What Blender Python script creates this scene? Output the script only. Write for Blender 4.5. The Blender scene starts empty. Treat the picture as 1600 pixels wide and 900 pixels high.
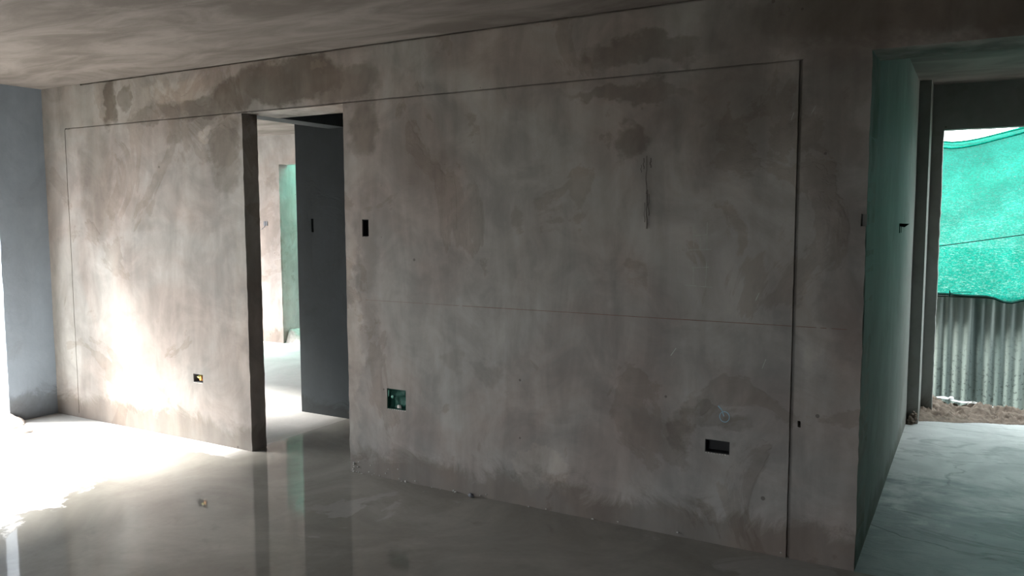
import bpy, bmesh, math, random
from mathutils import Vector, Matrix, noise

SC = bpy.context.scene
COL = SC.collection
random.seed(7)

# ------------------------------------------------------------------ camera
cam_d = bpy.data.cameras.new('camera')
cam = bpy.data.objects.new('camera', cam_d)
COL.objects.link(cam)
cam_d.sensor_width = 36.0
cam_d.lens = 1267.74 / 1600 * 36.0
cam_d.clip_start = 0.05
cam_d.clip_end = 200
R_ = Vector((0.86765894, 0.49715181, -0.00283537))
U_ = Vector((-0.04138891, 0.07791538, 0.99610047))
B_ = Vector((0.49543407, -0.86415813, 0.08818054))
cam.matrix_world = Matrix(((R_.x, U_.x, B_.x, 0), (R_.y, U_.y, B_.y, 0), (R_.z, U_.z, B_.z, 1.5), (0, 0, 0, 1)))
SC.camera = cam

# ------------------------------------------------------------------ sky, sun, exposure
W = bpy.data.worlds.new('sky')
SC.world = W
W.use_nodes = True
bg = W.node_tree.nodes['Background']
bg.inputs[0].default_value = (0.90, 0.95, 1.0, 1)
bg.inputs[1].default_value = 11.0
sun_d = bpy.data.lights.new('sun', 'SUN')
sun_d.energy = 60.0
sun_d.angle = math.radians(22)
sun_d.color = (1.0, 0.97, 0.93)
sun = bpy.data.objects.new('sun', sun_d)
COL.objects.link(sun)
sun.location = (-14, -3, 12)
sun.rotation_euler = Vector((0.83, 0.31, -1.0)).to_track_quat('-Z', 'Y').to_euler()

def portal(name, loc, look, sx, sy):
    d = bpy.data.lights.new(name, 'AREA')
    d.shape = 'RECTANGLE'
    d.size, d.size_y = sx, sy
    d.cycles.is_portal = True
    o = bpy.data.objects.new(name, d)
    COL.objects.link(o)
    o.location = loc
    o.rotation_euler = Vector(look).to_track_quat('-Z', 'Z').to_euler()
portal('sky_portal', (-6.30, 2.05, 1.05), (1, 0, 0), 2.4, 2.1)
portal('sky_portal', (-1.85, -3.2, 0.825), (0, 1, 0), 1.5, 1.65)
portal('sky_portal', (-8.38, 5.7, 0.93), (1, 0, 0), 2.2, 1.85)
portal('sky_portal', (0.65, 6.86, 1.1), (0, -1, 0), 1.9, 2.1)

SC.view_settings.view_transform = 'Standard'
SC.view_settings.look = 'None'
SC.view_settings.gamma = 1
SC.view_settings.use_curve_mapping = False
SC.view_settings.exposure = 0.0
SC.cycles.max_bounces = 10
SC.cycles.diffuse_bounces = 7
SC.cycles.glossy_bounces = 4
SC.cycles.transmission_bounces = 6
SC.cycles.transparent_max_bounces = 12
SC.cycles.sample_clamp_indirect = 12

# ------------------------------------------------------------------ helpers
def link(name, bm, mat, parent=None, smooth=None):
    if smooth is not None:
        bm.normal_update()
        for f in bm.faces: f.smooth = True
        for e in bm.edges:
            if len(e.link_faces) == 2 and e.calc_face_angle(0) > smooth: e.smooth = False
    me = bpy.data.meshes.new(name)
    bm.to_mesh(me); bm.free()
    o = bpy.data.objects.new(name, me)
    COL.objects.link(o)
    if mat: me.materials.append(mat)
    if parent: o.parent = parent
    return o

def empty(name, loc, label, cat, group=None):
    o = bpy.data.objects.new(name, None)
    COL.objects.link(o)
    o.location = loc
    o.empty_display_size = 0.1
    o['label'] = label; o['category'] = cat
    if group: o['group'] = group
    bpy.context.view_layer.update()
    return o

def tag(o, label, cat, group=None, kind=None):
    o['label'] = label; o['category'] = cat
    if group: o['group'] = group
    if kind: o['kind'] = kind
    return o

def struct(o, label=None):
    o['kind'] = 'structure'
    if label: o['label'] = label
    return o

def adopt(child, parent):      # parent while keeping world coordinates
    child.parent = parent
    child.matrix_parent_inverse = Matrix.Translation(parent.location).inverted()
    return child

def box(bm, x0, x1, y0, y1, z0, z1, seg=None):
    vs = [bm.verts.new((x, y, z)) for x in (x0, x1) for y in (y0, y1) for z in (z0, z1)]
    for f in ((0, 1, 3, 2), (4, 6, 7, 5), (0, 4, 5, 1), (2, 3, 7, 6), (0, 2, 6, 4), (1, 5, 7, 3)):
        bm.faces.new([vs[i] for i in f])
    if seg:
        n = max(1, int(max(x1 - x0, y1 - y0, z1 - z0) / seg))
    return vs

def tube(bm, pts, r, n=8, cap=True):
    pts = [Vector(p) for p in pts]
    rings = []
    for i, p in enumerate(pts):
        t = (pts[min(i + 1, len(pts) - 1)] - pts[max(i - 1, 0)]).normalized()
        a = t.cross(Vector((0, 0, 1)))
        if a.length < 1e-3: a = t.cross(Vector((0, 1, 0)))
        a.normalize(); b = t.cross(a)
        rr = r[i] if isinstance(r, (list, tuple)) else r
        rings.append([bm.verts.new(p + rr * (math.cos(2 * math.pi * k / n) * a + math.sin(2 * math.pi * k / n) * b)) for k in range(n)])
    for i in range(len(rings) - 1):
        for k in range(n):
            bm.faces.new((rings[i][k], rings[i][(k + 1) % n], rings[i + 1][(k + 1) % n], rings[i + 1][k]))
    if cap:
        bm.faces.new(rings[0]); bm.faces.new(rings[-1][::-1])

def nz(x, y, z, s=1.0):
    return noise.noise(Vector((x * s, y * s, z * s)))

def lump(bm, c, r, seed, flat=1.0, sub=2, rough=0.45):
    """an irregular stone or crumb"""
    d = bmesh.ops.create_icosphere(bm, subdivisions=sub, radius=1.0)
    for v in d['verts']:
        n = 1 + rough * nz(v.co.x + seed, v.co.y, v.co.z, 1.3) + 0.25 * rough * nz(v.co.x, v.co.y + seed, v.co.z, 4)
        v.co = Vector((v.co.x * r[0] * n, v.co.y * r[1] * n, v.co.z * r[2] * n * flat)) + Vector(c)

def cuts(a, b, step, extra=()):
    """sorted cut positions from a to b, keeping the exact positions in extra"""
    keep = sorted({a, b, *[e for e in extra if a < e < b]})
    out = []
    for p, q in zip(keep, keep[1:]):
        n = max(1, round((q - p) / step))
        out += [p + (q - p) * i / n for i in range(n)]
    return out + [keep[-1]]

def relief(name, us, vs, depth, thick, to, mat, jit=0.0012, rag=0.004, parent=None, seed=0.0):
    """a plastered wall as a grid of cells: depth(u, v) is 0 for flush, >0 for a recess, None for a hole.
    thick(u, v) is the wall thickness there; to(u, v, d) puts it in the world."""
    bm = bmesh.new(); cache = {}
    nu, nv = len(us) - 1, len(vs) - 1
    cell = [[depth((us[i] + us[i + 1]) / 2, (vs[j] + vs[j + 1]) / 2) for j in range(nv)] for i in range(nu)]
    th = [[thick((us[i] + us[i + 1]) / 2, (vs[j] + vs[j + 1]) / 2) for j in range(nv)] for i in range(nu)]
    def near_hole(i, j):
        s = [cell[a][b] is None for a in (i - 1, i) for b in (j - 1, j) if 0 <= a < nu and 0 <= b < nv]
        return any(s) and not all(s)
    def ragged(i, j):
        s = {cell[a][b] for a in (i - 1, i) for b in (j - 1, j) if 0 <= a < nu and 0 <= b < nv}
        return len(s) > 1
    def V(i, j, d):
        k = (i, j, round(d, 5))
        if k not in cache:
            u, v = us[i], vs[j]; dd = d
            if d < 0.1:
                dd += jit * (nz(u + seed, v, 3.1, 1.7) * 2 + nz(u, v + seed, 9.1, 5))
            if ragged(i, j) and 0 < i < nu and 0 < j < nv:
                big = rag if near_hole(i, j) else rag * 0.35
                u += big * (nz(u, v + seed, 5.5, 31) + 0.2 * nz(u, v, 1.5, 7)); v += 0.4 * big * nz(v, u, 2.5, 23)
            cache[k] = bm.verts.new(to(u, v, dd))
        return cache[k]
    def quad(*a):
        try: bm.faces.new(a)
        except ValueError: pass
    for i in range(nu):
        for j in range(nv):
            d = cell[i][j]
            if d is not None:
                quad(V(i, j, d), V(i + 1, j, d), V(i + 1, j + 1, d), V(i, j + 1, d))
                t = th[i][j]
                quad(V(i, j, t), V(i, j + 1, t), V(i + 1, j + 1, t), V(i + 1, j, t))
            for (a, b, e0, e1) in ((i + 1, j, (i + 1, j), (i + 1, j + 1)), (i, j + 1, (i + 1, j + 1), (i, j + 1))):
                if a > nu or b > nv: continue
                inside = a < nu and b < nv
                e = cell[a][b] if inside else None
                if not inside:
                    if d is not None: quad(V(*e0, d), V(*e0, th[i][j]), V(*e1, th[i][j]), V(*e1, d))
                    continue
                if d is None and e is None: continue
                if d is None: quad(V(*e0, th[a][b]), V(*e0, e), V(*e1, e), V(*e1, th[a][b]))
                elif e is None: quad(V(*e0, d), V(*e0, th[i][j]), V(*e1, th[i][j]), V(*e1, d))
                else:
                    if abs(d - e) > 1e-5: quad(V(*e0, d), V(*e0, e), V(*e1, e), V(*e1, d))
                    if abs(th[i][j] - th[a][b]) > 1e-5: quad(V(*e0, th[a][b]), V(*e0, th[i][j]), V(*e1, th[i][j]), V(*e1, th[a][b]))
    for i in range(nu):          # outer rim, low side
        if cell[i][0] is not None: quad(V(i, 0, cell[i][0]), V(i, 0, th[i][0]), V(i + 1, 0, th[i][0]), V(i + 1, 0, cell[i][0]))
    for j in range(nv):
        if cell[0][j] is not None: quad(V(0, j, th[0][j]), V(0, j, cell[0][j]), V(0, j + 1, cell[0][j]), V(0, j + 1, th[0][j]))
    bmesh.ops.recalc_face_normals(bm, faces=bm.faces)
    return link(name, bm, mat, parent, smooth=0.6)

# ------------------------------------------------------------------ materials
class NT:
    def __init__(s, name):
        s.m = bpy.data.materials.new(name); s.m.use_nodes = True
        s.t = s.m.node_tree; s.t.nodes.clear()
        s.out = s.t.nodes.new('ShaderNodeOutputMaterial')
        g = s.t.nodes.new('ShaderNodeNewGeometry'); s.pos = g.outputs['Position']
        sp = s.t.nodes.new('ShaderNodeSeparateXYZ'); s.t.links.new(s.pos, sp.inputs[0])
        s.x, s.y, s.z = sp.outputs
    def put(s, inp, v):
        if isinstance(v, bpy.types.NodeSocket): s.t.links.new(v, inp)
        elif v is not None:
            if inp.type == 'RGBA' and len(v) == 3: v = (*v, 1)
            inp.default_value = v
    def math(s, op, a, b=None, c=None, clamp=False):
        n = s.t.nodes.new('ShaderNodeMath'); n.operation = op; n.use_clamp = clamp
        for i, v in enumerate((a, b, c)):
            if v is not None: s.put(n.inputs[i], v)
        return n.outputs[0]
    def scale(s, v, k):
        n = s.t.nodes.new('ShaderNodeVectorMath'); n.operation = 'MULTIPLY'
        s.put(n.inputs[0], v); s.put(n.inputs[1], k); return n.outputs[0]
    def noise(s, scale, detail=5, rough=0.55, dist=0.0, vec=None):
        n = s.t.nodes.new('ShaderNodeTexNoise')
        s.put(n.inputs['Vector'], vec or s.pos); s.put(n.inputs['Scale'], scale)
        n.inputs['Detail'].default_value = detail; n.inputs['Roughness'].default_value = rough
        n.inputs['Distortion'].default_value = dist
        return n.outputs['Fac']
    def voro(s, scale, vec=None, feat='F1'):
        n = s.t.nodes.new('ShaderNodeTexVoronoi'); n.feature = feat
        s.put(n.inputs['Vector'], vec or s.pos); s.put(n.inputs['Scale'], scale)
        return n.outputs
    def ramp(s, v, lo, hi, a=0.0, b=1.0):
        n = s.t.nodes.new('ShaderNodeMapRange'); n.interpolation_type = 'SMOOTHSTEP'
        s.put(n.inputs[0], v); s.put(n.inputs[1], lo); s.put(n.inputs[2], hi); s.put(n.inputs[3], a); s.put(n.inputs[4], b)
        return n.outputs[0]
    def mix(s, f, a, b, mode='MIX'):
        n = s.t.nodes.new('ShaderNodeMix'); n.data_type = 'RGBA'; n.blend_type = mode
        s.put(n.inputs[0], f); s.put(n.inputs[6], a); s.put(n.inputs[7], b); return n.outputs[2]
    def bump(s, h, dist, strength=1.0, normal=None):
        n = s.t.nodes.new('ShaderNodeBump'); n.inputs['Distance'].default_value = dist
        s.put(n.inputs['Strength'], strength); s.put(n.inputs['Height'], h)
        if normal: s.put(n.inputs['Normal'], normal)
        return n.outputs[0]
    def bsdf(s, col, rough, normal=None, metal=0.0, spec=0.5, **kw):
        n = s.t.nodes.new('ShaderNodeBsdfPrincipled')
        s.put(n.inputs['Base Color'], col); s.put(n.inputs['Roughness'], rough)
        s.put(n.inputs['Metallic'], metal); s.put(n.inputs['Specular IOR Level'], spec)
        if normal: s.put(n.inputs['Normal'], normal)
        for k, v in kw.items(): s.put(n.inputs[k.replace('_', ' ')], v)
        s.t.links.new(n.outputs[0], s.out.inputs[0]); return n.outputs[0]

def plaster(name, base=(0.262, 0.250, 0.232), warm=(0.242, 0.200, 0.176), blobs=(), light_blobs=(), damp_or_shade=0.16, axis='x', contrast=1.0, damp_col=(0.50, 0.46, 0.42)):
    n = NT(name)
    h = n.x if axis == 'x' else n.y
    big = n.noise(1.1, 4, 0.6, 0.6)
    mid = n.noise(3.2, 6, 0.62, 0.8)
    streak = n.noise(1.0, 5, 0.6, 0.4, n.scale(n.pos, (5.0, 5.0, 1.0)))
    fine = n.noise(26, 5, 0.65)
    v = n.math('MULTIPLY_ADD', n.ramp(mid, 0.30, 0.70), 0.24 * contrast, 1 - 0.13 * contrast)
    v = n.math('MULTIPLY', v, n.math('MULTIPLY_ADD', n.ramp(streak, 0.32, 0.68), 0.22 * contrast, 1 - 0.12 * contrast))
    v = n.math('MULTIPLY', v, n.math('MULTIPLY_ADD', fine, 0.14, 0.93))
    col = n.mix(n.ramp(big, 0.38, 0.66, 0, 0.75), base, warm)
    col = n.mix(1.0, col, v, 'MULTIPLY')
    # darker plaster trowelled on in patches, hard ragged edges
    patch = n.ramp(n.math('ADD', n.noise(1.6, 7, 0.62, 1.0), n.math('MULTIPLY', streak, 0.35)), 0.735, 0.765, 0, 0.30 * contrast)
    col = n.mix(patch, col, n.mix(1.0, col, (0.62, 0.55, 0.48), 'MULTIPLY'))
    # stains with their own places, plus any painted shade in blobs
    dx = n.math('MULTIPLY_ADD', n.noise(5.0, 6, 0.6), 0.34, -0.17)
    dz = n.math('MULTIPLY_ADD', n.noise(6.0, 6, 0.6, 0, n.scale(n.pos, (1, 1, 1.3))), 0.28, -0.14)
    hx = n.math('ADD', h, dx); hz = n.math('ADD', n.z, dz)
    def blobmask(lst):
        acc = None
        for (cx, cz, rx, rz, st, soft) in lst:
            a = n.math('MULTIPLY', n.math('SUBTRACT', hx, cx), 1 / rx)
            b = n.math('MULTIPLY', n.math('SUBTRACT', hz, cz), 1 / rz)
            d = n.math('ADD', n.math('MULTIPLY', a, a), n.math('MULTIPLY', b, b))
            m = n.ramp(d, 1.15 + soft, 0.9 - soft, 0, st * 0.95)
            acc = m if acc is None else n.math('MAXIMUM', acc, m)
        return acc
    if blobs: col = n.mix(blobmask(blobs), col, n.mix(1.0, col, (0.40, 0.36, 0.31), 'MULTIPLY'))
    if light_blobs: col = n.mix(blobmask(light_blobs), col, n.mix(1.0, col, (1.35, 1.32, 1.27), 'MULTIPLY'))
    # damp band at the foot of the wall
    if damp_or_shade:
        lim = n.math('MULTIPLY_ADD', n.noise(3.0, 9, 0.72, 0.9), 0.50, damp_or_shade - 0.25)
        dm = n.math('MULTIPLY', n.ramp(n.math('SUBTRACT', n.z, lim), 0.05, -0.05), n.ramp(mid, 0.30, 0.62, 0.45, 0.85))
        col = n.mix(dm, col, n.mix(1.0, col, damp_col, 'MULTIPLY'))
    # pits and specks
    vo = n.voro(9.0)
    rnd = n.t.nodes.new('ShaderNodeSeparateColor'); n.t.links.new(vo['Color'], rnd.inputs[0])
    thr = n.math('MULTIPLY', n.ramp(rnd.outputs[0], 0.72, 1.0), 0.085)
    pit = n.math('LESS_THAN', vo['Distance'], thr)
    col = n.mix(n.math('MULTIPLY', pit, 0.65), col, (0.07, 0.06, 0.05))
    vo2 = n.voro(13.0, n.scale(n.pos, (1.3, 1.3, 0.5)))
    rn2 = n.t.nodes.new('ShaderNodeSeparateColor'); n.t.links.new(vo2['Color'], rn2.inputs[0])
    sc = n.math('LESS_THAN', vo2['Distance'], n.math('MULTIPLY', n.ramp(rn2.outputs[1], 0.86, 1.0), 0.06))
    col = n.mix(n.math('MULTIPLY', sc, 0.4), col, (0.7, 0.68, 0.64))
    hgt = n.math('ADD', n.math('MULTIPLY', mid, 1.0), n.math('MULTIPLY_ADD', fine, 0.22, n.math('MULTIPLY', pit, -0.5)))
    hgt = n.math('MULTIPLY_ADD', n.ramp(n.noise(1.6, 7, 0.62, 1.0), 0.60, 0.62), 0.15, hgt)
    n.bsdf(col, 0.8, n.bump(hgt, 0.006, 0.7), spec=0.3)
    return n.m

MAIN_BLOBS = [(-3.58, 2.30, 0.50, 0.14, 0.85, 0.25), (-3.20, 2.26, 0.30, 0.12, 0.6, 0.3), (-4.05, 2.24, 0.16, 0.12, 0.75, 0.2),
    (-5.27, 2.30, 0.07, 0.17, 0.8, 0.3), (-5.12, 2.33, 0.06, 0.08, 0.6, 0.3),
    (-4.75, 2.19, 0.35, 0.05, 0.45, 0.4), (-4.30, 2.20, 0.22, 0.07, 0.6, 0.3), (-4.14, 1.90, 0.13, 0.25, 0.6, 0.4), (-4.55, 2.08, 0.2, 0.08, 0.35, 0.5),
    (-5.45, 1.75, 0.20, 0.38, 0.6, 0.6), (-5.0, 1.55, 0.18, 0.12, 0.3, 0.6), (-1.43, 1.82, 0.09, 0.08, 0.6, 0.4), (-1.44, 2.06, 0.32, 0.04, 0.5, 0.4),
    (-1.36, 2.25, 0.26, 0.06, 0.55, 0.4), (-3.02, 1.98, 0.10, 0.17, 0.6, 0.5), (-2.5, 1.85, 0.35, 0.25, 0.3, 0.8),
    (-1.16, 0.52, 0.05, 0.09, 0.45, 0.5), (-1.0, 0.58, 0.16, 0.035, 0.4, 0.5), (-2.22, 0.70, 0.09, 0.07, 0.30, 0.6), (-2.42, 0.74, 0.06, 0.07, 0.25, 0.6),
    (-0.53, 2.0, 0.12, 0.42, 0.5, 0.7), (-0.95, 1.97, 0.3, 0.25, 0.5, 0.8), (-0.1, 2.32, 0.9, 0.16, 0.8, 0.5), (-0.8, 2.28, 0.3, 0.12, 0.5, 0.7), (-0.47, 1.25, 0.07, 0.4, 0.3, 0.7),  # top-right stains
    (-3.0, 1.2, 0.07, 0.5, 0.3, 0.8), (-1.9, 1.4, 0.5, 0.3, 0.18, 0.9)]
MAIN_LIGHT = [(-4.55, 2.33, 0.30, 0.08, 0.7, 0.4), (-3.33, 2.36, 0.07, 0.03, 0.9, 0.3), (-1.92, 0.22, 0.16, 0.10, 0.6, 0.15), (-4.32, 2.02, 0.05, 0.04, 0.8, 0.3),
    (-3.12, 0.75, 0.045, 0.7, 0.6, 0.6), (-0.60, 1.05, 0.04, 0.25, 0.45, 0.6), (-4.05, 0.9, 0.05, 0.5, 0.4, 0.6)]
M_MAIN = plaster('plaster_main', blobs=MAIN_BLOBS, light_blobs=MAIN_LIGHT, contrast=1.3)
M_SIDE = plaster('plaster_side', base=(0.225, 0.265, 0.31), warm=(0.205, 0.235, 0.27), axis='y', contrast=0.45, damp_or_shade=0.20)
M_HALL = plaster('plaster_hall', base=(0.27, 0.275, 0.26), warm=(0.22, 0.22, 0.20), axis='y', contrast=0.55, damp_or_shade=0.10)
M_FAR = plaster('plaster_far', base=(0.30, 0.28, 0.265), warm=(0.27, 0.22, 0.195), contrast=1.1, damp_or_shade=0.15)
M_DARKR = plaster('plaster_dark', base=(0.060, 0.072, 0.078), warm=(0.055, 0.064, 0.068), contrast=0.4, damp_or_shade=0.1)

def ceiling_mat():
    n = NT('plaster_ceiling')
    v = n.scale(n.pos, (1.0, 2.6, 1.0))
    a = n.noise(1.3, 7, 0.62, 1.0, v); b = n.noise(5, 6, 0.6, 0.8, n.scale(n.pos, (1, 3, 1)))
    f = n.noise(30, 4)
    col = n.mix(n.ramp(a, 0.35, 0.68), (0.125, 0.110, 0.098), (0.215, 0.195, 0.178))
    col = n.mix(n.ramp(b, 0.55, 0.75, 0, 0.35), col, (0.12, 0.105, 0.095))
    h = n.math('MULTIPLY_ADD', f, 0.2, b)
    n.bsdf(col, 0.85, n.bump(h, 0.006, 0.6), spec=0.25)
    return n.m
M_CEIL = ceiling_mat()

def floor_mat():
    n = NT('screed_wet')
    a = n.noise(1.4, 7, 0.6, 0.9); b = n.noise(6, 6, 0.6, 0.5); f = n.noise(34, 4)
    # where the screed has dried out beside the opening: ragged water line running away from the camera
    wob = n.math('MULTIPLY_ADD', n.noise(2.6, 8, 0.62, 0.5), 0.9, -0.45)
    edge = n.math('MULTIPLY_ADD', n.y, -0.38, -3.24)           # x of the water line
    dry = n.ramp(n.math('SUBTRACT', n.math('ADD', n.x, wob), edge), 0.03, -0.03)
    # thin dry tongue along the foot of the back wall
    tongue = n.math('MULTIPLY', n.ramp(n.math('MULTIPLY_ADD', n.noise(5, 6), 0.3, n.y), 3.56, 3.60), n.ramp(n.x, -3.9, -4.2))
    dry = n.math('MAXIMUM', dry, tongue)
    # islands of nearly dry screed in the rest of the floor
    isl = n.ramp(n.noise(1.15, 8, 0.58, 0.7, n.scale(n.pos, (1.0, 1.3, 1))), 0.56, 0.585)
    isl = n.math('MULTIPLY', isl, n.ramp(n.x, -3.3, -2.6, 0, 1))
    wet_c = n.mix(n.ramp(a, 0.35, 0.7), (0.19, 0.180, 0.156), (0.27, 0.257, 0.226))
    wet_c = n.mix(n.ramp(b, 0.56, 0.75, 0, 0.4), wet_c, (0.14, 0.13, 0.112))
    wet_c = n.mix(isl, wet_c, (0.27, 0.26, 0.24))
    dry_c = n.mix(n.ramp(a, 0.35, 0.7), (0.40, 0.39, 0.37), (0.50, 0.49, 0.465))
    col = n.mix(dry, wet_c, dry_c)
    col = n.mix(1.0, col, n.math('MULTIPLY_ADD', f, 0.16, 0.92), 'MULTIPLY')
    rough = n.mix(dry, n.mix(isl, (0.045,) * 3, (0.16,) * 3), (0.7,) * 3)
    st = n.math('MULTIPLY_ADD', dry, 0.8, 0.03)
    h = n.math('MULTIPLY_ADD', f, 0.15, n.math('ADD', b, n.math('MULTIPLY', isl, 0.6)))
    n.bsdf(col, rough, n.bump(h, 0.004, st), spec=0.5, IOR=1.4)
    return n.m
M_FLOOR = floor_mat()

def hall_floor_mat():
    n = NT('screed_rough')
    a = n.noise(2.2, 8, 0.62, 1.2); b = n.noise(9, 7, 0.65, 0.6, n.scale(n.pos, (0.7, 1.6, 1))); f = n.noise(60, 4)
    ridge = n.math('ABSOLUTE', n.math('SUBTRACT', n.noise(0.9, 5, 0.55, 0.8, n.scale(n.pos, (0.7, 1.7, 1))), 0.5))
    line = n.ramp(ridge, 0.0, 0.018, 1, 0)
    col = n.mix(n.ramp(a, 0.35, 0.7), (0.40, 0.41, 0.40), (0.54, 0.55, 0.53))
    col = n.mix(n.ramp(b, 0.52, 0.7, 0, 0.45), col, (0.22, 0.235, 0.235))
    col = n.mix(n.math('MULTIPLY', line, 0.5), col, (0.17, 0.185, 0.18))
    damp_or_shade = n.ramp(n.math('MULTIPLY_ADD', n.y, -0.35, n.math('ADD', n.noise(1.9, 8, 0.65, 1.2), n.math('MULTIPLY', b, 0.3))), -1.20, -0.90, 0, 0.8)  # damp patches, deepened towards the camera as painted shade
    col = n.mix(damp_or_shade, col, n.mix(1.0, col, (0.28, 0.36, 0.36), 'MULTIPLY'))
    vo = n.voro(17.0)
    pit = n.math('LESS_THAN', vo['Distance'], 0.09)
    col = n.mix(n.math('MULTIPLY', pit, n.ramp(a, 0.5, 0.6, 0, 0.8)), col, (0.08, 0.09, 0.09))
    h = n.math('MULTIPLY_ADD', f, 0.15, n.math('ADD', n.math('MULTIPLY', b, 1.0), n.math('MULTIPLY', line, -0.4)))
    n.bsdf(col, 0.5, n.bump(h, 0.008, 0.8), spec=0.4)
    return n.m
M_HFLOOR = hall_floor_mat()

def simple(name, col, rough=0.7, metal=0.0, nscale=20, amt=0.3, bump=0.002, spec=0.4):
    n = NT(name)
    f = n.noise(nscale, 5)
    c = n.mix(1.0, col, n.math('MULTIPLY_ADD', f, amt * 2, 1 - amt), 'MULTIPLY')
    n.bsdf(c, rough, n.bump(f, bump, 0.6), metal=metal, spec=spec)
    return n.m
M_CAVITY = simple('box_black', (0.012, 0.012, 0.013), 0.6)
M_CAVGREY = simple('box_grey', (0.10, 0.10, 0.11), 0.6)
M_ORANGE = simple('conduit_orange', (0.75, 0.30, 0.07), 0.45, nscale=60)
M_YELLOW = simple('wire_yellow', (0.62, 0.56, 0.15), 0.45)
M_DIRT = simple('mortar_dirt', (0.17, 0.135, 0.105), 0.95, nscale=30, amt=0.6, bump=0.01)
M_DIRTL = simple('mortar_crumbs', (0.42, 0.37, 0.34), 0.95, nscale=30, amt=0.5, bump=0.01)
M_SCRAP = simple('plastic_white', (0.78, 0.80, 0.80), 0.4, nscale=15, amt=0.1)
M_LIGHTMORTAR = simple('mortar_light', (0.55, 0.53, 0.49), 0.9, nscale=50, amt=0.3)
M_CHALKRED = simple('chalk_red', (0.16, 0.085, 0.065), 0.9, nscale=25, amt=0.5, bump=0)
M_CHALKW = simple('chalk_pale', (0.33, 0.36, 0.31), 0.9, nscale=40, amt=0.5, bump=0)
M_CHALKB = simple('chalk_blue', (0.24, 0.42, 0.52), 0.9, nscale=40, amt=0.4, bump=0)
M_SMEAR = simple('dark_smear', (0.10, 0.09, 0.08), 0.9, nscale=40, amt=0.5, bump=0)
M_ROPE = simple('rope_dark', (0.003, 0.012, 0.010), 0.9, spec=0.0)
M_TIMBER = simple('rail_timber', (0.02, 0.022, 0.02), 0.8)
M_YARD = simple('yard_ground', (0.2, 0.2, 0.18), 0.9, nscale=6, amt=0.3, bump=0.01)
M_GROUND = simple('ground_outside', (0.075, 0.07, 0.06), 0.95, nscale=3, amt=0.3, bump=0.01)

def net_mat(name, holes, k=1.0):
    n = NT(name)
    weave = n.noise(75, 3, 0.7, 0.5, n.scale(n.pos, (1, 1, 1.6)))
    soft = n.noise(3.0, 5, 0.6, 0.8, n.scale(n.pos, (1, 1, 1.5)))
    glint = n.noise(48, 4, 0.75, 1.0, n.scale(n.pos, (0.6, 1, 3.0)))
    col = n.mix(n.ramp(soft, 0.3, 0.7), (0.0, 0.115 * k, 0.080 * k), (0.004 * k, 0.16 * k, 0.118 * k))
    # sheen low on the net, painted into the cloth colour
    low = n.ramp(n.math('MULTIPLY_ADD', soft, 0.8, n.math('MULTIPLY', n.z, -1.0)), -1.75, -0.45)
    col = n.mix(n.math('MULTIPLY', n.ramp(glint, 0.48, 0.66, 0, 0.6), low), col, (0.17, 0.30, 0.265))
    col = n.mix(n.ramp(weave, 0.42, 0.60, 0.0, 0.55), col, (0.0, 0.05, 0.035))
    d = n.t.nodes.new('ShaderNodeBsdfDiffuse'); n.put(d.inputs[0], col)
    tr = n.t.nodes.new('ShaderNodeBsdfTranslucent'); n.put(tr.inputs[0], col)
    tp = n.t.nodes.new('ShaderNodeBsdfTransparent'); n.put(tp.inputs[0], (0.9, 1, 0.95, 1))
    m1 = n.t.nodes.new('ShaderNodeMixShader'); m1.inputs[0].default_value = 0.6
    n.t.links.new(d.outputs[0], m1.inputs[1]); n.t.links.new(tr.outputs[0], m1.inputs[2])
    m2 = n.t.nodes.new('ShaderNodeMixShader')
    n.put(m2.inputs[0], n.ramp(weave, 0.62, 0.72, holes * 0.4, holes * 3))
    n.t.links.new(m1.outputs[0], m2.inputs[1]); n.t.links.new(tp.outputs[0], m2.inputs[2])
    n.t.links.new(m2.outputs[0], n.out.inputs[0])
    return n.m
M_NET = net_mat('shade_cloth_green', 0.025)
M_NET_COURT = net_mat('shade_cloth_boosted', 0.10, 4.4)  # brighter copy of the cloth colour, boosted to light the court green
M_NETSCRAP = simple('net_scrap_green', (0.006, 0.07, 0.048), 0.7, nscale=120, amt=0.9, bump=0.004)

def sheet_mat():
    n = NT('galvanised_sheet')
    a = n.noise(1.0, 6, 0.6, 0.3, n.scale(n.pos, (9, 9, 0.5)))
    b = n.noise(4, 6, 0.6)
    col = n.mix(n.ramp(a, 0.3, 0.7), (0.055, 0.08, 0.075), (0.155, 0.19, 0.175))
    # mud splashed up from the ground
    mud = n.ramp(n.math('MULTIPLY_ADD', b, 0.7, n.z), 0.95, 0.35)
    sp = n.ramp(n.noise(38, 5, 0.7), 0.55, 0.60)
    col = n.mix(n.math('MULTIPLY', mud, 0.35), col, (0.10, 0.14, 0.13))
    col = n.mix(n.math('MULTIPLY', sp, n.math('MULTIPLY_ADD', mud, 0.6, 0.08)), col, (0.02, 0.028, 0.026))
    n.bsdf(col, n.math('MULTIPLY_ADD', mud, 0.3, 0.45), n.bump(b, 0.003, 0.3), metal=0.35, spec=0.5)
    return n.m
M_SHEET = sheet_mat()

# ------------------------------------------------------------------ dimensions
D, XL, XR, ZC = 3.589, -6.093, -0.395, 2.449
DX0, DX1, DZ = -3.982, -3.163, 2.138         # doorway in the back wall
HX1, HZ = 1.70, 2.158                        # passage to the right: far side and lintel
ROOM_Y0, ROOM_X1 = -3.0, 2.6

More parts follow.
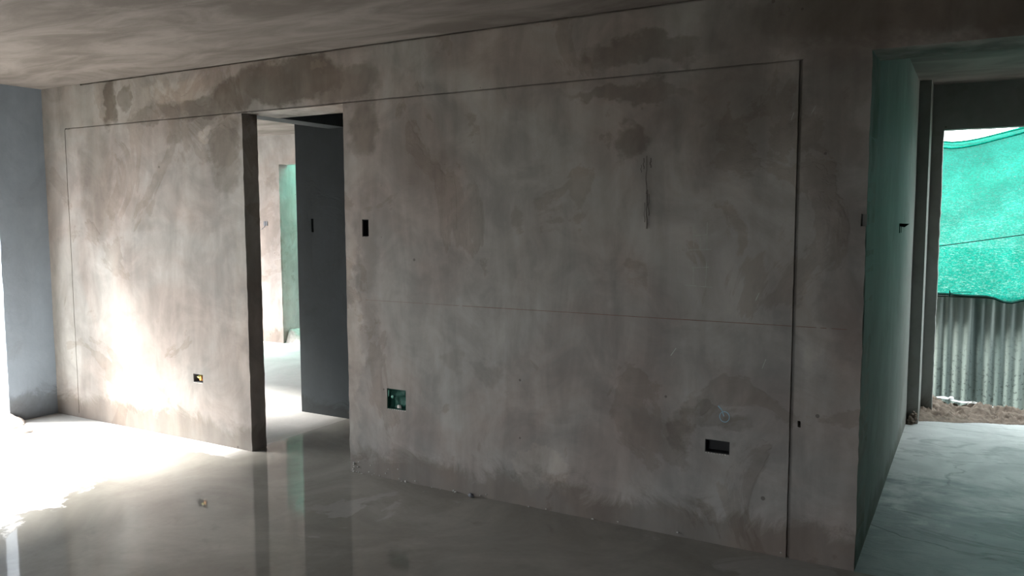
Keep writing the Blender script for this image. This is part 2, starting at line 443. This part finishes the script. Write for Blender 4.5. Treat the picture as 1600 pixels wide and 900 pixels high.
# ------------------------------------------------------------------ floors
def slab(name, xs, ys, z0, z1, mat, wav=0.0):
    bm = bmesh.new(); g = {}
    for i, x in enumerate(xs):
        for j, y in enumerate(ys):
            g[i, j] = bm.verts.new((x, y, z1 + wav * nz(x, y, 0.3, 1.2)))
    for i in range(len(xs) - 1):
        for j in range(len(ys) - 1):
            bm.faces.new((g[i, j], g[i + 1, j], g[i + 1, j + 1], g[i, j + 1]))
    b = [bm.verts.new((x, y, z0)) for x, y in ((xs[0], ys[0]), (xs[-1], ys[0]), (xs[-1], ys[-1]), (xs[0], ys[-1]))]
    bm.faces.new(b[::-1])
    for (a, c, lst) in ((0, 1, [g[i, 0] for i in range(len(xs))]), (1, 2, [g[len(xs) - 1, j] for j in range(len(ys))]),
                        (2, 3, [g[i, len(ys) - 1] for i in reversed(range(len(xs)))]), (3, 0, [g[0, j] for j in reversed(range(len(ys)))])):
        bm.faces.new([b[a], b[c], *lst[::-1]])
    bmesh.ops.recalc_face_normals(bm, faces=bm.faces)
    return link(name, bm, mat, smooth=0.5)
struct(slab('floor', cuts(XL - 0.2, ROOM_X1, 0.25), cuts(ROOM_Y0, D, 0.25), -0.2, 0.0, M_FLOOR, 0.0), 'wet grey cement screed of the main room')
struct(slab('floor_inner', cuts(-9.3, XR, 0.25), cuts(D, 9.0, 0.25), -0.2, 0.0, M_FLOOR, 0.0), 'wet cement screed beyond the doorway')
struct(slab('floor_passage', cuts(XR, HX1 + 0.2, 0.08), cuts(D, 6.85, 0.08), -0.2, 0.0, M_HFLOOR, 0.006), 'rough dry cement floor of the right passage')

# ------------------------------------------------------------------ ceilings
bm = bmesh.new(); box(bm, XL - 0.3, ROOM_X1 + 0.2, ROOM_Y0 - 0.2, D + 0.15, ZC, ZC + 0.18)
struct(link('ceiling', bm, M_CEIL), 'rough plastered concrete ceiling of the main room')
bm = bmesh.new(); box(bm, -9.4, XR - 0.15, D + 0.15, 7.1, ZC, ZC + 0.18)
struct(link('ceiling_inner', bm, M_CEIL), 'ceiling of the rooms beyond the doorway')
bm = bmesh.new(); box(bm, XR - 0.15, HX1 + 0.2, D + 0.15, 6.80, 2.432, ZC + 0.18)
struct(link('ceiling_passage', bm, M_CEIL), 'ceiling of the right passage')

# ------------------------------------------------------------------ back wall with grooves, doorway, wall boxes and passage opening
GW = 0.011
RECESS = {  # x0, x1, z0, z1 : pockets cut for wiring boxes
    'orange': (-4.519, -4.427, 0.399, 0.457), 'switch': (-3.036, -2.990, 1.386, 1.484), 'net': (-2.879, -2.745, 0.411, 0.528),
    'socket': (-1.043, -0.930, 0.424, 0.484), 'corner': (-0.416, -0.395, 1.455, 1.505), 'nick': (-0.640, -0.628, 0.590, 0.618)}
GL, GR, GZ = -5.8195, -0.667, 2.1428
def main_depth(x, z):
    if DX0 < x < DX1 and z < DZ: return None
    if XR < x < HX1 and z < HZ: return None
    for (a, b, c, d) in RECESS.values():
        if a < x < b and c < z < d: return 0.055
    if z > ZC - 0.010 and x > -5.6: return 0.012
    if GZ - GW * .3 < z < GZ + GW * .4 and GL < x < GR: return 0.010
    if abs(x - GR) < GW / 2 + 0.002 and z < GZ + GW * .4: return 0.016
    if abs(x - GL) < GW / 2 - 0.002 and 0.03 < z < GZ: return 0.008
    return 0.0
ex = [DX0, DX1, XR, HX1, GR - GW / 2 - .002, GR + GW / 2 + .002, GL - GW / 2 + .002, GL + GW / 2 - .002]
ez = [ZC - 0.010, DZ, HZ, GZ - GW * .3, GZ + GW * .4, 0.03]
for (a, b, c, d) in RECESS.values(): ex += [a, b]; ez += [c, d]
wall = struct(relief('wall_back', cuts(XL, ROOM_X1, 0.07, ex), cuts(0, ZC, 0.04, ez), main_depth,
    lambda x, z: 0.122 if x < DX0 else (0.275 if x > XR - 0.001 else 0.30), lambda u, v, d: (u, D + d, v), M_MAIN, rag=0.004),
    'long grey plastered wall with a grooved panel outline and doorway')

# ------------------------------------------------------------------ left wall: pier beside the big opening, lintel over it
OY0, OY1 = 0.85, 3.235
struct(relief('wall_left', cuts(ROOM_Y0, D + 0.12, 0.09, [OY0, OY1]), cuts(0, ZC, 0.05, [2.14]),
    lambda y, z: None if (OY0 < y < OY1 and z < 2.14) else 0.0, lambda y, z: 0.16, lambda u, v, d: (XL - d, u, v), M_SIDE, rag=0.006, seed=4),
    'plastered left wall with a pier beside a wide bright opening')
# ------------------------------------------------------------------ right wall and the wall behind the camera (with an unseen opening added for fill light)
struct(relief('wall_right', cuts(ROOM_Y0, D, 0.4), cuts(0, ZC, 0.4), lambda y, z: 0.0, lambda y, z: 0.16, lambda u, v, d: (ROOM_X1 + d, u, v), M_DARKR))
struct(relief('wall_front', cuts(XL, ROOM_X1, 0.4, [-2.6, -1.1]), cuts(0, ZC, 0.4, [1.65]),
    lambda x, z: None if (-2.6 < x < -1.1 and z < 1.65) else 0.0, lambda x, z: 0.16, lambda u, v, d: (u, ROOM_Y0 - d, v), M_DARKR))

# ------------------------------------------------------------------ beyond the doorway
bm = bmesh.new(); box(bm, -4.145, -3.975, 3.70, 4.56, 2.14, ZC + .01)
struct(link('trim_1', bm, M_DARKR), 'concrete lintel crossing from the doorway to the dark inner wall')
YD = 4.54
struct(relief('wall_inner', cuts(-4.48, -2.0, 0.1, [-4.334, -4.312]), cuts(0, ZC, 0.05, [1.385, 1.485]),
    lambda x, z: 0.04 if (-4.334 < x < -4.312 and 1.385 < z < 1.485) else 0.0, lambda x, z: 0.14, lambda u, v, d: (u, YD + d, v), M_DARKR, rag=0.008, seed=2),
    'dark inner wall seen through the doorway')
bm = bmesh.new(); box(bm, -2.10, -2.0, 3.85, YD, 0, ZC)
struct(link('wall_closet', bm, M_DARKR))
YF = 6.95
struct(relief('wall_far', cuts(-8.34, -4.2, 0.12, [-7.125, -6.2]), cuts(0, ZC, 0.06, [2.11]),
    lambda x, z: None if (-7.125 < x < -6.2 and z < 2.11) else 0.0, lambda x, z: 0.14, lambda u, v, d: (u, YF + d, v), M_FAR, rag=0.008, seed=6),
    'sunlit far wall with an opening towards a green-lit court')
struct(relief('wall_far_left', cuts(3.71, YF + .14, 0.3, [4.6, 6.8]), cuts(0, ZC, 0.3, [1.85]),
    lambda y, z: None if (4.6 < y < 6.8 and z < 1.85) else 0.0, lambda y, z: 0.14, lambda u, v, d: (-8.2 - d, u, v), M_SIDE))
bm = bmesh.new(); box(bm, -4.30, -4.18, YD + .14, YF, 0, ZC)
struct(link('wall_far_right', bm, M_FAR))
# corridor behind the far wall opening, under an added green net that tints its skylight
struct(relief('wall_court', cuts(YF + .02, 9.2, 0.12), cuts(0, 2.6, 0.12), lambda y, z: 0.0, lambda y, z: 0.12, lambda u, v, d: (-7.125 - d, u, v), M_FAR, seed=8),
    'plastered wall tinted green, seen through the doorway and far opening')
bm = bmesh.new(); box(bm, -5.7, -5.6, 7.09, 9.2, -0.1, 2.3)
struct(link('wall_court_side', bm, M_FAR))

def cloth(name, us, vs, to, mat, parent=None, thick=0.002):
    bm = bmesh.new(); g = {}
    for s in (0, 1):
        for i, u in enumerate(us):
            for j, v in enumerate(vs):
                g[s, i, j] = bm.verts.new(to(u, v, i / (len(us) - 1), j / (len(vs) - 1), s * thick))
    for s in (0,):
        for i in range(len(us) - 1):
            for j in range(len(vs) - 1):
                bm.faces.new((g[s, i, j], g[s, i + 1, j], g[s, i + 1, j + 1], g[s, i, j + 1]))
    for v in [v for v in bm.verts if not v.link_faces]: bm.verts.remove(v)
    return link(name, bm, mat, parent, smooth=1.2)
cn = cloth('shade_net', cuts(-7.3, -5.4, 0.06), cuts(7.12, 9.4, 0.06), lambda u, v, a, b, t: (u, v, 2.62 + 0.03 * nz(u, v, 0, 3)), M_NET_COURT)
tag(cn, 'unseen green net added over the corridor beyond the far opening to tint its light', 'net')

# ------------------------------------------------------------------ right passage
HY = 6.417
sw = (5.165, 5.30, 1.408, 1.452)
def hl_depth(y, z):
    if 5.165 < y < 5.235 and 1.395 < z < 1.452: return 0.04
    if 5.285 < y < 5.335 and 1.395 < z < 1.452: return 0.04
    return 0.0
struct(relief('wall_passage_left', cuts(D + 0.02, 6.62, 0.08, [5.165, 5.235, 5.285, 5.335]), cuts(0, ZC, 0.05, [1.395, 1.452]),
    hl_depth, lambda y, z: 0.13, lambda u, v, d: (XR - d, u, v), M_HALL, seed=9), 'passage wall tinted green by light through netting')
struct(relief('wall_passage_right', cuts(D, 6.80, 0.3), cuts(0, ZC, 0.3), lambda y, z: 0.0, lambda y, z: 0.15, lambda u, v, d: (HX1 + d, u, v), M_HALL))
struct(relief('trim_2', cuts(XR - 0.06, -0.32, 0.04), cuts(0, 2.434, 0.05), lambda x, z: 0.0, lambda x, z: 0.30, lambda u, v, d: (u, HY + d, v), M_HALL, rag=0.004),
    'narrow plastered pier at the passage end')
struct(relief('wall_passage_end', cuts(-0.36, HX1, 0.07, [-0.245, 1.55]), cuts(0, 2.434, 0.05, [2.112]),
    lambda x, z: None if (-0.245 < x < 1.55 and z < 2.112) else 0.0, lambda x, z: 0.11, lambda u, v, d: (u, 6.70 + d, v), M_HALL, rag=0.005, seed=3),
    'end wall of the passage with the doorless opening and deep lintel')

# ------------------------------------------------------------------ outside
struct(slab('ground', cuts(-60, 50, 10), cuts(-60, 60, 10), -0.8, -0.62, M_GROUND), 'ground outside')
struct(slab('ground_side', cuts(-40, XL - 0.2, 2), cuts(-20, 9.0, 2), -0.6, -0.28, M_GROUND), 'pale ground beyond the left opening')
struct(slab('ground_yard', cuts(XR - 0.3, 12, 1), cuts(6.85, 9.0, 0.5), -0.6, -0.27, M_YARD), 'ground of the yard strip')

# corrugated fence : separate sheets on a timber rail
fence = empty('corrugated_fence', (0.6, 8.0, -0.3), 'galvanised corrugated sheet fence behind the right opening, under the green net', 'fence')
def sheet(x0, w, y, z0, z1, ph):
    bm = bmesh.new(); rows = []
    n = int(w / 0.0095)
    for j in range(9):
        z = z0 + (z1 - z0) * j / 8
        rows.append([bm.verts.new((x0 + w * i / n + 0.003 * nz(i * .1, z, x0, 2), y - (0.0075 + 0.003 * nz(w * i / n, ph, 0, 9)) * math.cos(2 * math.pi * (w * i / n) / 0.076 + ph + 0.9 * nz(w * i / n, ph, 2, 7)) + 0.012 * nz(x0 + w * i / n, z, 4, 2.5), z)) for i in range(n + 1)])
    for a, b in zip(rows, rows[1:]):
        for i in range(n): bm.faces.new((a[i], a[i + 1], b[i + 1], b[i]))
    return bm
for k, (x0, w, yy) in enumerate(((-1.95, 0.86, 8.0), (-1.15, 0.86, 8.025), (-0.78, 0.76, 8.0), (-0.075, 0.80, 8.03), (0.66, 0.86, 8.0), (1.46, 0.86, 8.03), (2.26, 0.86, 8.0))):
    adopt(link('corrugated_sheet', sheet(x0, w, yy, -0.25, 0.83 - 0.01 * (k % 2), 0.8 * k), M_SHEET, smooth=2), fence)
bm = bmesh.new(); box(bm, -1.95, 3.1, 7.955, 7.975, 0.790, 0.803)
adopt(link('rail', bm, M_TIMBER), fence)
for x in (-1.2, 1.25, 2.9):
    bm = bmesh.new(); box(bm, x, x + 0.07, 8.06, 8.13, -0.3, 2.5)
    adopt(link('post', bm, M_TIMBER), fence)

def net_to(u, v, a, b, t):
    # u: x, v: 0..1 bottom to top
    ztop = 2.135 + 0.08 * max(0, (u + 0.28) / 0.57) ** 2.6 + 0.012 * math.sin(u * 9)
    if u > 0.36: ztop = 2.30 + 0.5 * min(1.0, (u - 0.36) / 0.8)  # out of view the net is raised to block white sky
    if u < -0.28: ztop = 2.135 + 0.03 * (-0.28 - u)
    drop = 0.03 * math.exp(-((u - 0.24) / 0.10) ** 2) * 1.6
    zbot = 0.815 - drop - 0.01 * u
    z = zbot + (ztop - zbot) * v
    y = 7.93 + 0.03 * math.sin(3.1 * v + 1.2 * u) - 0.05 * v * (1 - v)
    # sagging folds under the top edge
    fold = max(0, (v - 0.86) / 0.14)
    y += 0.028 * fold * math.sin(26 * v + 6 * u * (1 - v) * 6) - 0.02 * fold
    # diagonal pull towards the upper right
    y += 0.012 * math.sin(14 * (z - 0.55 * u)) * min(1, max(0, v * 1.5 - .3))
    y += 0.006 * nz(u, z, 0, 9) + 0.003 * nz(u, z * 2.5, 3, 24)
    if v < 0.03: y -= 0.0
    return (u, y, z)
nt = cloth('shade_net', cuts(-1.9, 3.0, 0.022), [i / 70 for i in range(71)], net_to, M_NET)
tag(nt, 'bright green shade cloth sagging above the corrugated fence', 'net')
bm = bmesh.new()
for dz, dy, r in ((0.0, -0.012, 0.011),):
    pts = []
    for i in range(80):
        x = -1.9 + 4.9 * i / 79
        p = net_to(x, 0.0, 0, 0, 0); pts.append((p[0], p[1] + dy, p[2] + dz + 0.004 * math.sin(i)))
    tube(bm, pts, r, 6)
adopt_h = link('hem', bm, M_ROPE); adopt(adopt_h, nt); adopt_h.matrix_parent_inverse = Matrix.Identity(4)
bm = bmesh.new()
for zt, o, rr in ((0.955, -0.01, 0.008), (0.985, -0.02, 0.007)):
    pts = []
    for i in range(80):
        x = -1.9 + 4.9 * i / 79
        p = net_to(x, zt, 0, 0, 0); pts.append((p[0], p[1] + o, p[2] + 0.012 * math.sin(3 * x + zt * 40)))
    tube(bm, pts, rr, 6)
h2 = link('folded_edge', bm, M_NET); adopt(h2, nt); h2.matrix_parent_inverse = Matrix.Identity(4)
bm = bmesh.new()
pts = [(-1.9 + 4.9 * i / 60, 7.84, 1.31 + 0.175 * (-1.9 + 4.9 * i / 60) - 0.03 * math.sin(math.pi * i / 60)) for i in range(61)]
tube(bm, pts, 0.0045, 6)
tag(link('wire', bm, M_ROPE), 'thin dark wire strung across the green shade cloth', 'wire')
bm = bmesh.new()
tube(bm, [(-0.19, 7.90, 0.80), (-0.188, 7.885, 0.83), (-0.19, 7.88, 0.855)], 0.005, 6)
tube(bm, [(-0.19, 7.885, 0.83), (-0.10, 7.88, 0.845), (-0.02, 7.89, 0.848)], 0.0025, 6)
tag(link('wire_tie', bm, M_ROPE), 'dark wire tie knotted at the lower left hem of the net', 'tie')

# ------------------------------------------------------------------ rubble and debris
def heap(name, us, vs, hf, mat, to):
    bm = bmesh.new(); g = {}
    for i, u in enumerate(us):
        for j, v in enumerate(vs):
            g[i, j] = bm.verts.new(to(u, v, hf(u, v)))
    for i in range(len(us) - 1):
        for j in range(len(vs) - 1):
            bm.faces.new((g[i, j], g[i + 1, j], g[i + 1, j + 1], g[i, j + 1]))
    return link(name, bm, mat, smooth=2.5)
def rough_h(x, y, a=1.0):
    return a * (0.020 * nz(x, y, 0, 7) + 0.024 * nz(x, y * 1.6, 2, 17) + 0.026 * abs(nz(x, y * 1.5, 5, 36)) + 0.014 * nz(x, y, 8, 75) - 0.006)
def dirt_h(x, y):
    y0 = 6.50 + 0.42 * (x + 0.32) + 0.03 * nz(x, 0, 0, 6)           # foot of the heap in the passage
    if x > 0.3: y0 = 6.76 + 0.02 * nz(x, 0, 0, 6)
    t = (y - y0) / max(0.10, (6.90 - y0))
    crest = 0.066 + 0.07 * math.exp(-((x + 0.30) / 0.06) ** 2) * (1 if y < 6.9 else 0.6) + 0.015 * nz(x, 1, 0, 5)
    if t < 0: return -0.02
    h = crest * min(1, t) ** 0.8 if y < 6.95 else crest - (y - 6.95) * 0.9
    return h + rough_h(x, y, 1.25) * min(1, t * 3)
tag(heap('mortar_rubble', cuts(-0.318, HX1 - 0.01, 0.009), cuts(6.42, 7.3, 0.010), dirt_h, M_DIRT, lambda u, v, h: (u, v, h)),
    'brown heap of crumbled mortar lying across the right threshold', 'rubble', kind='stuff')
bm = bmesh.new()
for k in range(60):
    x = random.uniform(-0.39, -0.33); y = random.uniform(6.37, 6.42); z = random.uniform(0, 0.10) * (1 - abs(x + 0.345) / 0.06)
    r = random.uniform(0.006, 0.014)
    lump(bm, (x, y, max(z, r * .5)), (r, r, r), k * 3.1, sub=1)
tag(link('mortar_crumbs', bm, M_DIRT, smooth=2), 'grey mortar crumbs stuck to the foot of the passage pier', 'rubble', kind='stuff')
def dirt2_h(x, y):
    c = 0.16 + 0.04 * nz(x, y, 0, 3)
    return max(-0.02, c * max(0, 1 - max(0, x + 7.08) / 0.3) * min(1, max(0, (y - 6.99) / 0.05)) + rough_h(x, y, 0.7) - 0.005)
tag(heap('mortar_rubble', cuts(-7.12, -6.6, 0.02), cuts(6.98, 8.6, 0.03), dirt2_h, M_DIRTL, lambda u, v, h: (u, v, h)),
    'grey mortar rubble under the green-lit wall seen through the doorway', 'rubble', kind='stuff')
def dirt3_h(x, y):
    d = math.hypot((x + 6.30) / 0.42, (y - 3.13) / 0.24)
    return max(-0.03, 0.12 * (1 - d * d)) + rough_h(x, y, 0.8) * (1 if d < 1 else 0) - (0.03 if d >= 1 else 0)
tag(heap('mortar_rubble', cuts(-6.75, -5.85, 0.018), cuts(2.85, 3.30, 0.018), dirt3_h, M_DIRTL, lambda u, v, h: (u, v, h)),
    'pale mortar rubble at the foot of the left pier', 'rubble', kind='stuff')

bm = bmesh.new()
for k in range(46):
    x = -3.14 + 2.6 * random.random() ** 2.2; q = random.uniform(0.002, 0.0055)
    lump(bm, (x, D - 0.002 - random.random() * 0.006, q * 0.4 + (random.random() ** 2) * (0.07 if x < -2.8 else 0.02)), (q * 1.4, q * .6, q), k * 1.7, sub=1)
tag(link('mortar_crumbs', bm, simple('mortar_grey', (0.33, 0.32, 0.29), 0.9, nscale=50, amt=0.4), smooth=2), 'pale mortar crumbs scattered along the foot of the long wall right of the doorway', 'rubble', kind='stuff')
def crumb(label, group, x, y, z, r, mat, seed, name='mortar_lump', cat='debris'):
    bm = bmesh.new(); lump(bm, (0, 0, 0), r, seed, sub=2)
    o = link(name, bm, mat, smooth=1.0); o.location = (x, y, z + r[2] * 0.7)
    o.rotation_euler = (0, 0, seed)
    return tag(o, label, cat, group)
crumb('larger dark mortar lump lying on the bright floor near the left pier', None, -5.72, 3.145, 0, (0.035, 0.02, 0.014), M_DIRTL, 1.0)
crumb('flat mortar lump at the left picture edge on the bright floor', None, -5.78, 2.93, 0, (0.045, 0.012, 0.008), M_DIRTL, 2.3)
crumb('tiny mortar crumb at the foot of the long wall, right of the doorway', None, -2.30, 3.565, 0, (0.018, 0.012, 0.012), M_CAVGREY, 3.0)
crumb('white rounded scrap on top of the mortar heap beside the right jamb', None, -0.125, 6.945, 0.098, (0.03, 0.015, 0.014), M_SCRAP, 4.0, 'plastic_scrap', 'scrap')
# torn white plastic strip along the crest of the heap
bm = bmesh.new(); L = []
for i in range(40):
    x = -0.225 + 0.40 * i / 39
    z = 0.105 - 0.04 * (i / 39) + 0.004 * math.sin(i * 0.35) + 0.004 * nz(x, 0, 0, 12)
    w = 0.008 + 0.010 * abs(nz(x, 3, 0, 9)) + 0.006 * math.exp(-((i - 26) / 4) ** 2)
    L.append([bm.verts.new((x, 6.925 + 0.006 * math.sin(i), z)), bm.verts.new((x, 6.945 + 0.01 * nz(x, 5, 0, 20), z + w))])
    L[-1].append(bm.verts.new((x, 6.97, z + 0.3 * w)))
for a, b in zip(L, L[1:]):
    bm.faces.new((a[0], b[0], b[1], a[1])); bm.faces.new((a[1], b[1], b[2], a[2]))
tag(link('plastic_strip', bm, M_SCRAP, smooth=2), 'torn white plastic strip lying along the crest of the mortar heap', 'plastic')
bm = bmesh.new()
tube(bm, [(0.02 + 0.035 * math.cos(a), 6.915 - 0.01 * math.sin(a), 0.072 + 0.022 * math.sin(a)) for a in [math.pi * i / 10 for i in range(11)]], 0.004, 6)
tag(link('plastic_loop', bm, M_SCRAP, smooth=2), 'small curled loop of white plastic on the mortar heap', 'plastic')

# ------------------------------------------------------------------ wiring boxes set in the walls
def wallbox(x0, x1, z0, z1, depth, mat, label, lip=0.004, y=D, name='wall_box'):
    root = empty(name, ((x0 + x1) / 2, y + depth, (z0 + z1) / 2), label, 'wall box')
    bm = bmesh.new(); t = 0.0025
    box(bm, x0, x1, y + depth - t, y + depth, z0, z1)
    adopt(link('back_plate', bm, mat), root)
    bm = bmesh.new()
    box(bm, x0, x0 + t, y + lip, y + depth - t, z0, z1); box(bm, x1 - t, x1, y + lip, y + depth - t, z0, z1)
    box(bm, x0 + t, x1 - t, y + lip, y + depth - t, z0, z0 + t); box(bm, x0 + t, x1 - t, y + lip, y + depth - t, z1 - t, z1)
    adopt(link('rim', bm, mat), root)
    return root
r = RECESS
b1 = wallbox(*[v + s for v, s in zip(r['orange'], (.001, -.001, .001, -.001))], 0.05, M_CAVGREY, 'small grey wall box with an orange conduit end, low left of the doorway')
bm = bmesh.new(); tube(bm, [(-4.442, D + 0.045, 0.418), (-4.455, D + 0.03, 0.425), (-4.462, D + 0.008, 0.428)], 0.0155, 14)
adopt(link('conduit_end', bm, M_ORANGE, smooth=1), b1)
bm = bmesh.new(); tube(bm, [(-4.46, D + 0.046, 0.446), (-4.475, D + 0.02, 0.444), (-4.482, D + 0.006, 0.436), (-4.47, D + 0.006, 0.430), (-4.455, D + 0.015, 0.44)], 0.006, 8)
adopt(link('wire_end', bm, M_YELLOW, smooth=1), b1)
wallbox(*[v + s for v, s in zip(r['switch'], (.001, -.001, .001, -.001))], 0.05, M_CAVITY, 'narrow black upright wall box at switch height right of the doorway')
wallbox(*[v + s for v, s in zip(r['socket'], (.001, -.001, .001, -.001))], 0.05, M_CAVITY, 'empty black wide wall box low on the long wall near the right groove')
b2 = wallbox(*[v + s for v, s in zip(r['net'], (.001, -.001, .001, -.001))], 0.05, M_NETSCRAP, 'square wall box stuffed with green netting, low beside the doorway')
x0, x1, z0, z1 = r['net']
bm = bmesh.new(); g = {}
for i in range(17):
    for j in range(17):
        u = x0 + .004 + (x1 - x0 - .008) * i / 16; v = z0 + .004 + (z1 - z0 - .008) * j / 16
        g[i, j] = bm.verts.new((u, D + 0.026 + 0.016 * nz(u, v, 0, 26) + 0.008 * nz(u, v, 3, 60), v))
for i in range(16):
    for j in range(16): bm.faces.new((g[i, j], g[i + 1, j], g[i + 1, j + 1], g[i, j + 1]))
adopt(link('net_stuffing', bm, M_NETSCRAP, smooth=2), b2)
bm = bmesh.new(); lump(bm, (-2.802, D + 0.014, 0.426), (0.016, 0.008, 0.011), 5.0)
adopt(link('mortar_crumb', bm, M_LIGHTMORTAR, smooth=1), b2)
bm = bmesh.new(); lump(bm, (-2.852, D + 0.014, 0.478), (0.008, 0.004, 0.009), 8.0)
lump(bm, (-2.874, D + 0.008, 0.50), (0.004, 0.004, 0.02), 3.0)
adopt(link('torn_thread', bm, simple('thread_mint', (0.35, 0.75, 0.6), 0.6), smooth=1), b2)
# broken lips of mortar under the boxes
for (a, b, c, d), sd in ((r['socket'], 1), (r['net'], 2), (r['switch'], 3), (r['orange'], 4)):
    bm = bmesh.new()
    for k in range(9):
        x = a + (b - a) * (k + 0.5) / 9; q = random.uniform(0.002, 0.0045)
        lump(bm, (x, D + 0.001, c - 0.002), (q * 1.5, 0.003, q), sd * 10 + k, sub=1)
    o = link('mortar_lip', bm, M_LIGHTMORTAR, wall, smooth=2)
    o['kind'] = 'stuff'
# double box on the bright far wall
fb = empty('wall_box', (-7.36, YF - 0.004, 1.42), 'double grey wall box on the sunlit far wall seen through the doorway', 'wall box')
for k in (0, 1):
    bm = bmesh.new(); xx = -7.392 + k * 0.033
    box(bm, xx, xx + 0.029, YF - 0.006, YF - 0.001, 1.395, 1.448)
    adopt(link('box_half', bm, M_CAVGREY), fb)
bm = bmesh.new(); tube(bm, [(-7.372, YF - 0.004, 1.395), (-7.38, YF - 0.006, 1.38), (-7.41, YF - 0.006, 1.365), (-7.43, YF - 0.004, 1.35)], 0.003, 6)
adopt(link('wire_end', bm, M_CAVGREY), fb)
# passage switch pocket: two dark slots with mortar flap
pb = empty('wall_box', (XR + 0.002, 5.25, 1.42), 'dark broken wall box with two slots on the green-lit passage wall', 'wall box')
bm = bmesh.new(); g = [bm.verts.new(v) for v in ((XR + .002, 5.16, 1.452), (XR + .002, 5.95, 1.443), (XR + .002, 5.55, 1.425), (XR + .002, 5.16, 1.436), )]
bm.faces.new(g); bmesh.ops.solidify(bm, geom=bm.faces[:], thickness=0.003)
adopt(link('torn_flap', bm, M_ROPE), pb)
for ya_, yb_ in ((5.165, 5.235), (5.285, 5.335)):
    bm = bmesh.new(); box(bm, XR - 0.035, XR + 0.001, ya_ + .002, yb_ - .002, 1.397, 1.450)
    adopt(link('slot', bm, M_ROPE), pb)

# ------------------------------------------------------------------ chalk and hand marks on the back wall
def stroke(bm, pts, w, y=D - 0.0042):
    """thin band of chalk lying on the plaster"""
    P = [Vector((p[0], 0, p[1])) for p in pts]; prev = None
    for i, p in enumerate(P):
        t = (P[min(i + 1, len(P) - 1)] - P[max(i - 1, 0)]).normalized(); nn = Vector((-t.z, 0, t.x)) * w / 2
        ww = 1 + 0.5 * nz(p.x, 0, p.z, 40)
        a = bm.verts.new((p.x + nn.x * ww, y, p.z + nn.z * ww)); b = bm.verts.new((p.x - nn.x * ww, y, p.z - nn.z * ww))
        if prev: bm.faces.new((prev[0], prev[1], b, a))
        prev = (a, b)
bm = bmesh.new()
def chz(x): return 1.026 + 0.0006 * (x + 3) + 0.0015 * nz(x, 0, 0, 2)
segs = [(-3.02, -2.62), (-2.60, -2.38), (-2.36, -0.676), (-0.658, -0.575), (-0.560, -0.535), (-0.515, -0.455)]
for a, b in segs:
    n_ = max(3, int((b - a) / 0.05)); stroke(bm, [(a + (b - a) * i / n_, chz(a + (b - a) * i / n_)) for i in range(n_ + 1)], 0.0024 if a > -2.4 else 0.0015)
link('chalk_line', bm, M_CHALKRED, wall)
bm = bmesh.new()
for pts in ([(-1.11, 1.46), (-1.11, 1.36)], [(-1.05, 1.47), (-1.05, 1.345)], [(-1.11, 1.41), (-1.05, 1.415)], [(-1.13, 1.345), (-1.03, 1.35)],
            [(-1.11, 1.27), (-1.11, 1.19)], [(-1.05, 1.29), (-1.052, 1.18)], [(-1.12, 1.265), (-1.04, 1.27)], [(-1.15, 1.185), (-1.02, 1.18)], [(-1.08, 1.40), (-1.08, 1.35)]):
    (a, b), (c, d) = pts
    stroke(bm, [(a + (c - a) * i / 6 + 0.002 * nz(i, a, 0, 1), b + (d - b) * i / 6) for i in range(7)], 0.0018)
link('chalk_mark', bm, M_CHALKW, wall)
bm = bmesh.new()
stroke(bm, [(-0.985, 0.645), (-0.968, 0.628), (-0.958, 0.60)], 0.004)
stroke(bm, [(-0.955 + 0.022 * math.cos(a), 0.598 + 0.024 * math.sin(a)) for a in [0.6 + 0.35 * i for i in range(19)]], 0.003)
link('chalk_mark', bm, M_CHALKB, wall)
bm = bmesh.new()
for a, b, c, d in ((-0.795, 0.832, -0.780, 0.875), (-1.21, 0.855, -1.185, 0.892), (-0.83, 1.13, -0.815, 1.165), (-0.70, 1.90, -0.69, 1.93), (-0.62, 1.92, -0.605, 1.95)):
    stroke(bm, [(a + (c - a) * i / 4, b + (d - b) * i / 4) for i in range(5)], 0.003)
link('scratch', bm, M_CHALKW, wall)
bm = bmesh.new()
for x, zt, zb, w in ((-1.352, 1.765, 1.715, 0.010), (-1.338, 1.775, 1.60, 0.008), (-1.318, 1.765, 1.72, 0.010), (-1.364, 1.735, 1.70, 0.008), (-1.334, 1.62, 1.44, 0.014), (-1.345, 1.56, 1.47, 0.006), (-1.325, 1.60, 1.50, 0.007)):
    stroke(bm, [(x + 0.006 * nz(x, zt * 0, i * .3, 3) + 0.0012 * math.sin(i), zt + (zb - zt) * i / 8) for i in range(9)], w * 0.55)
link('finger_smear', bm, M_SMEAR, wall)
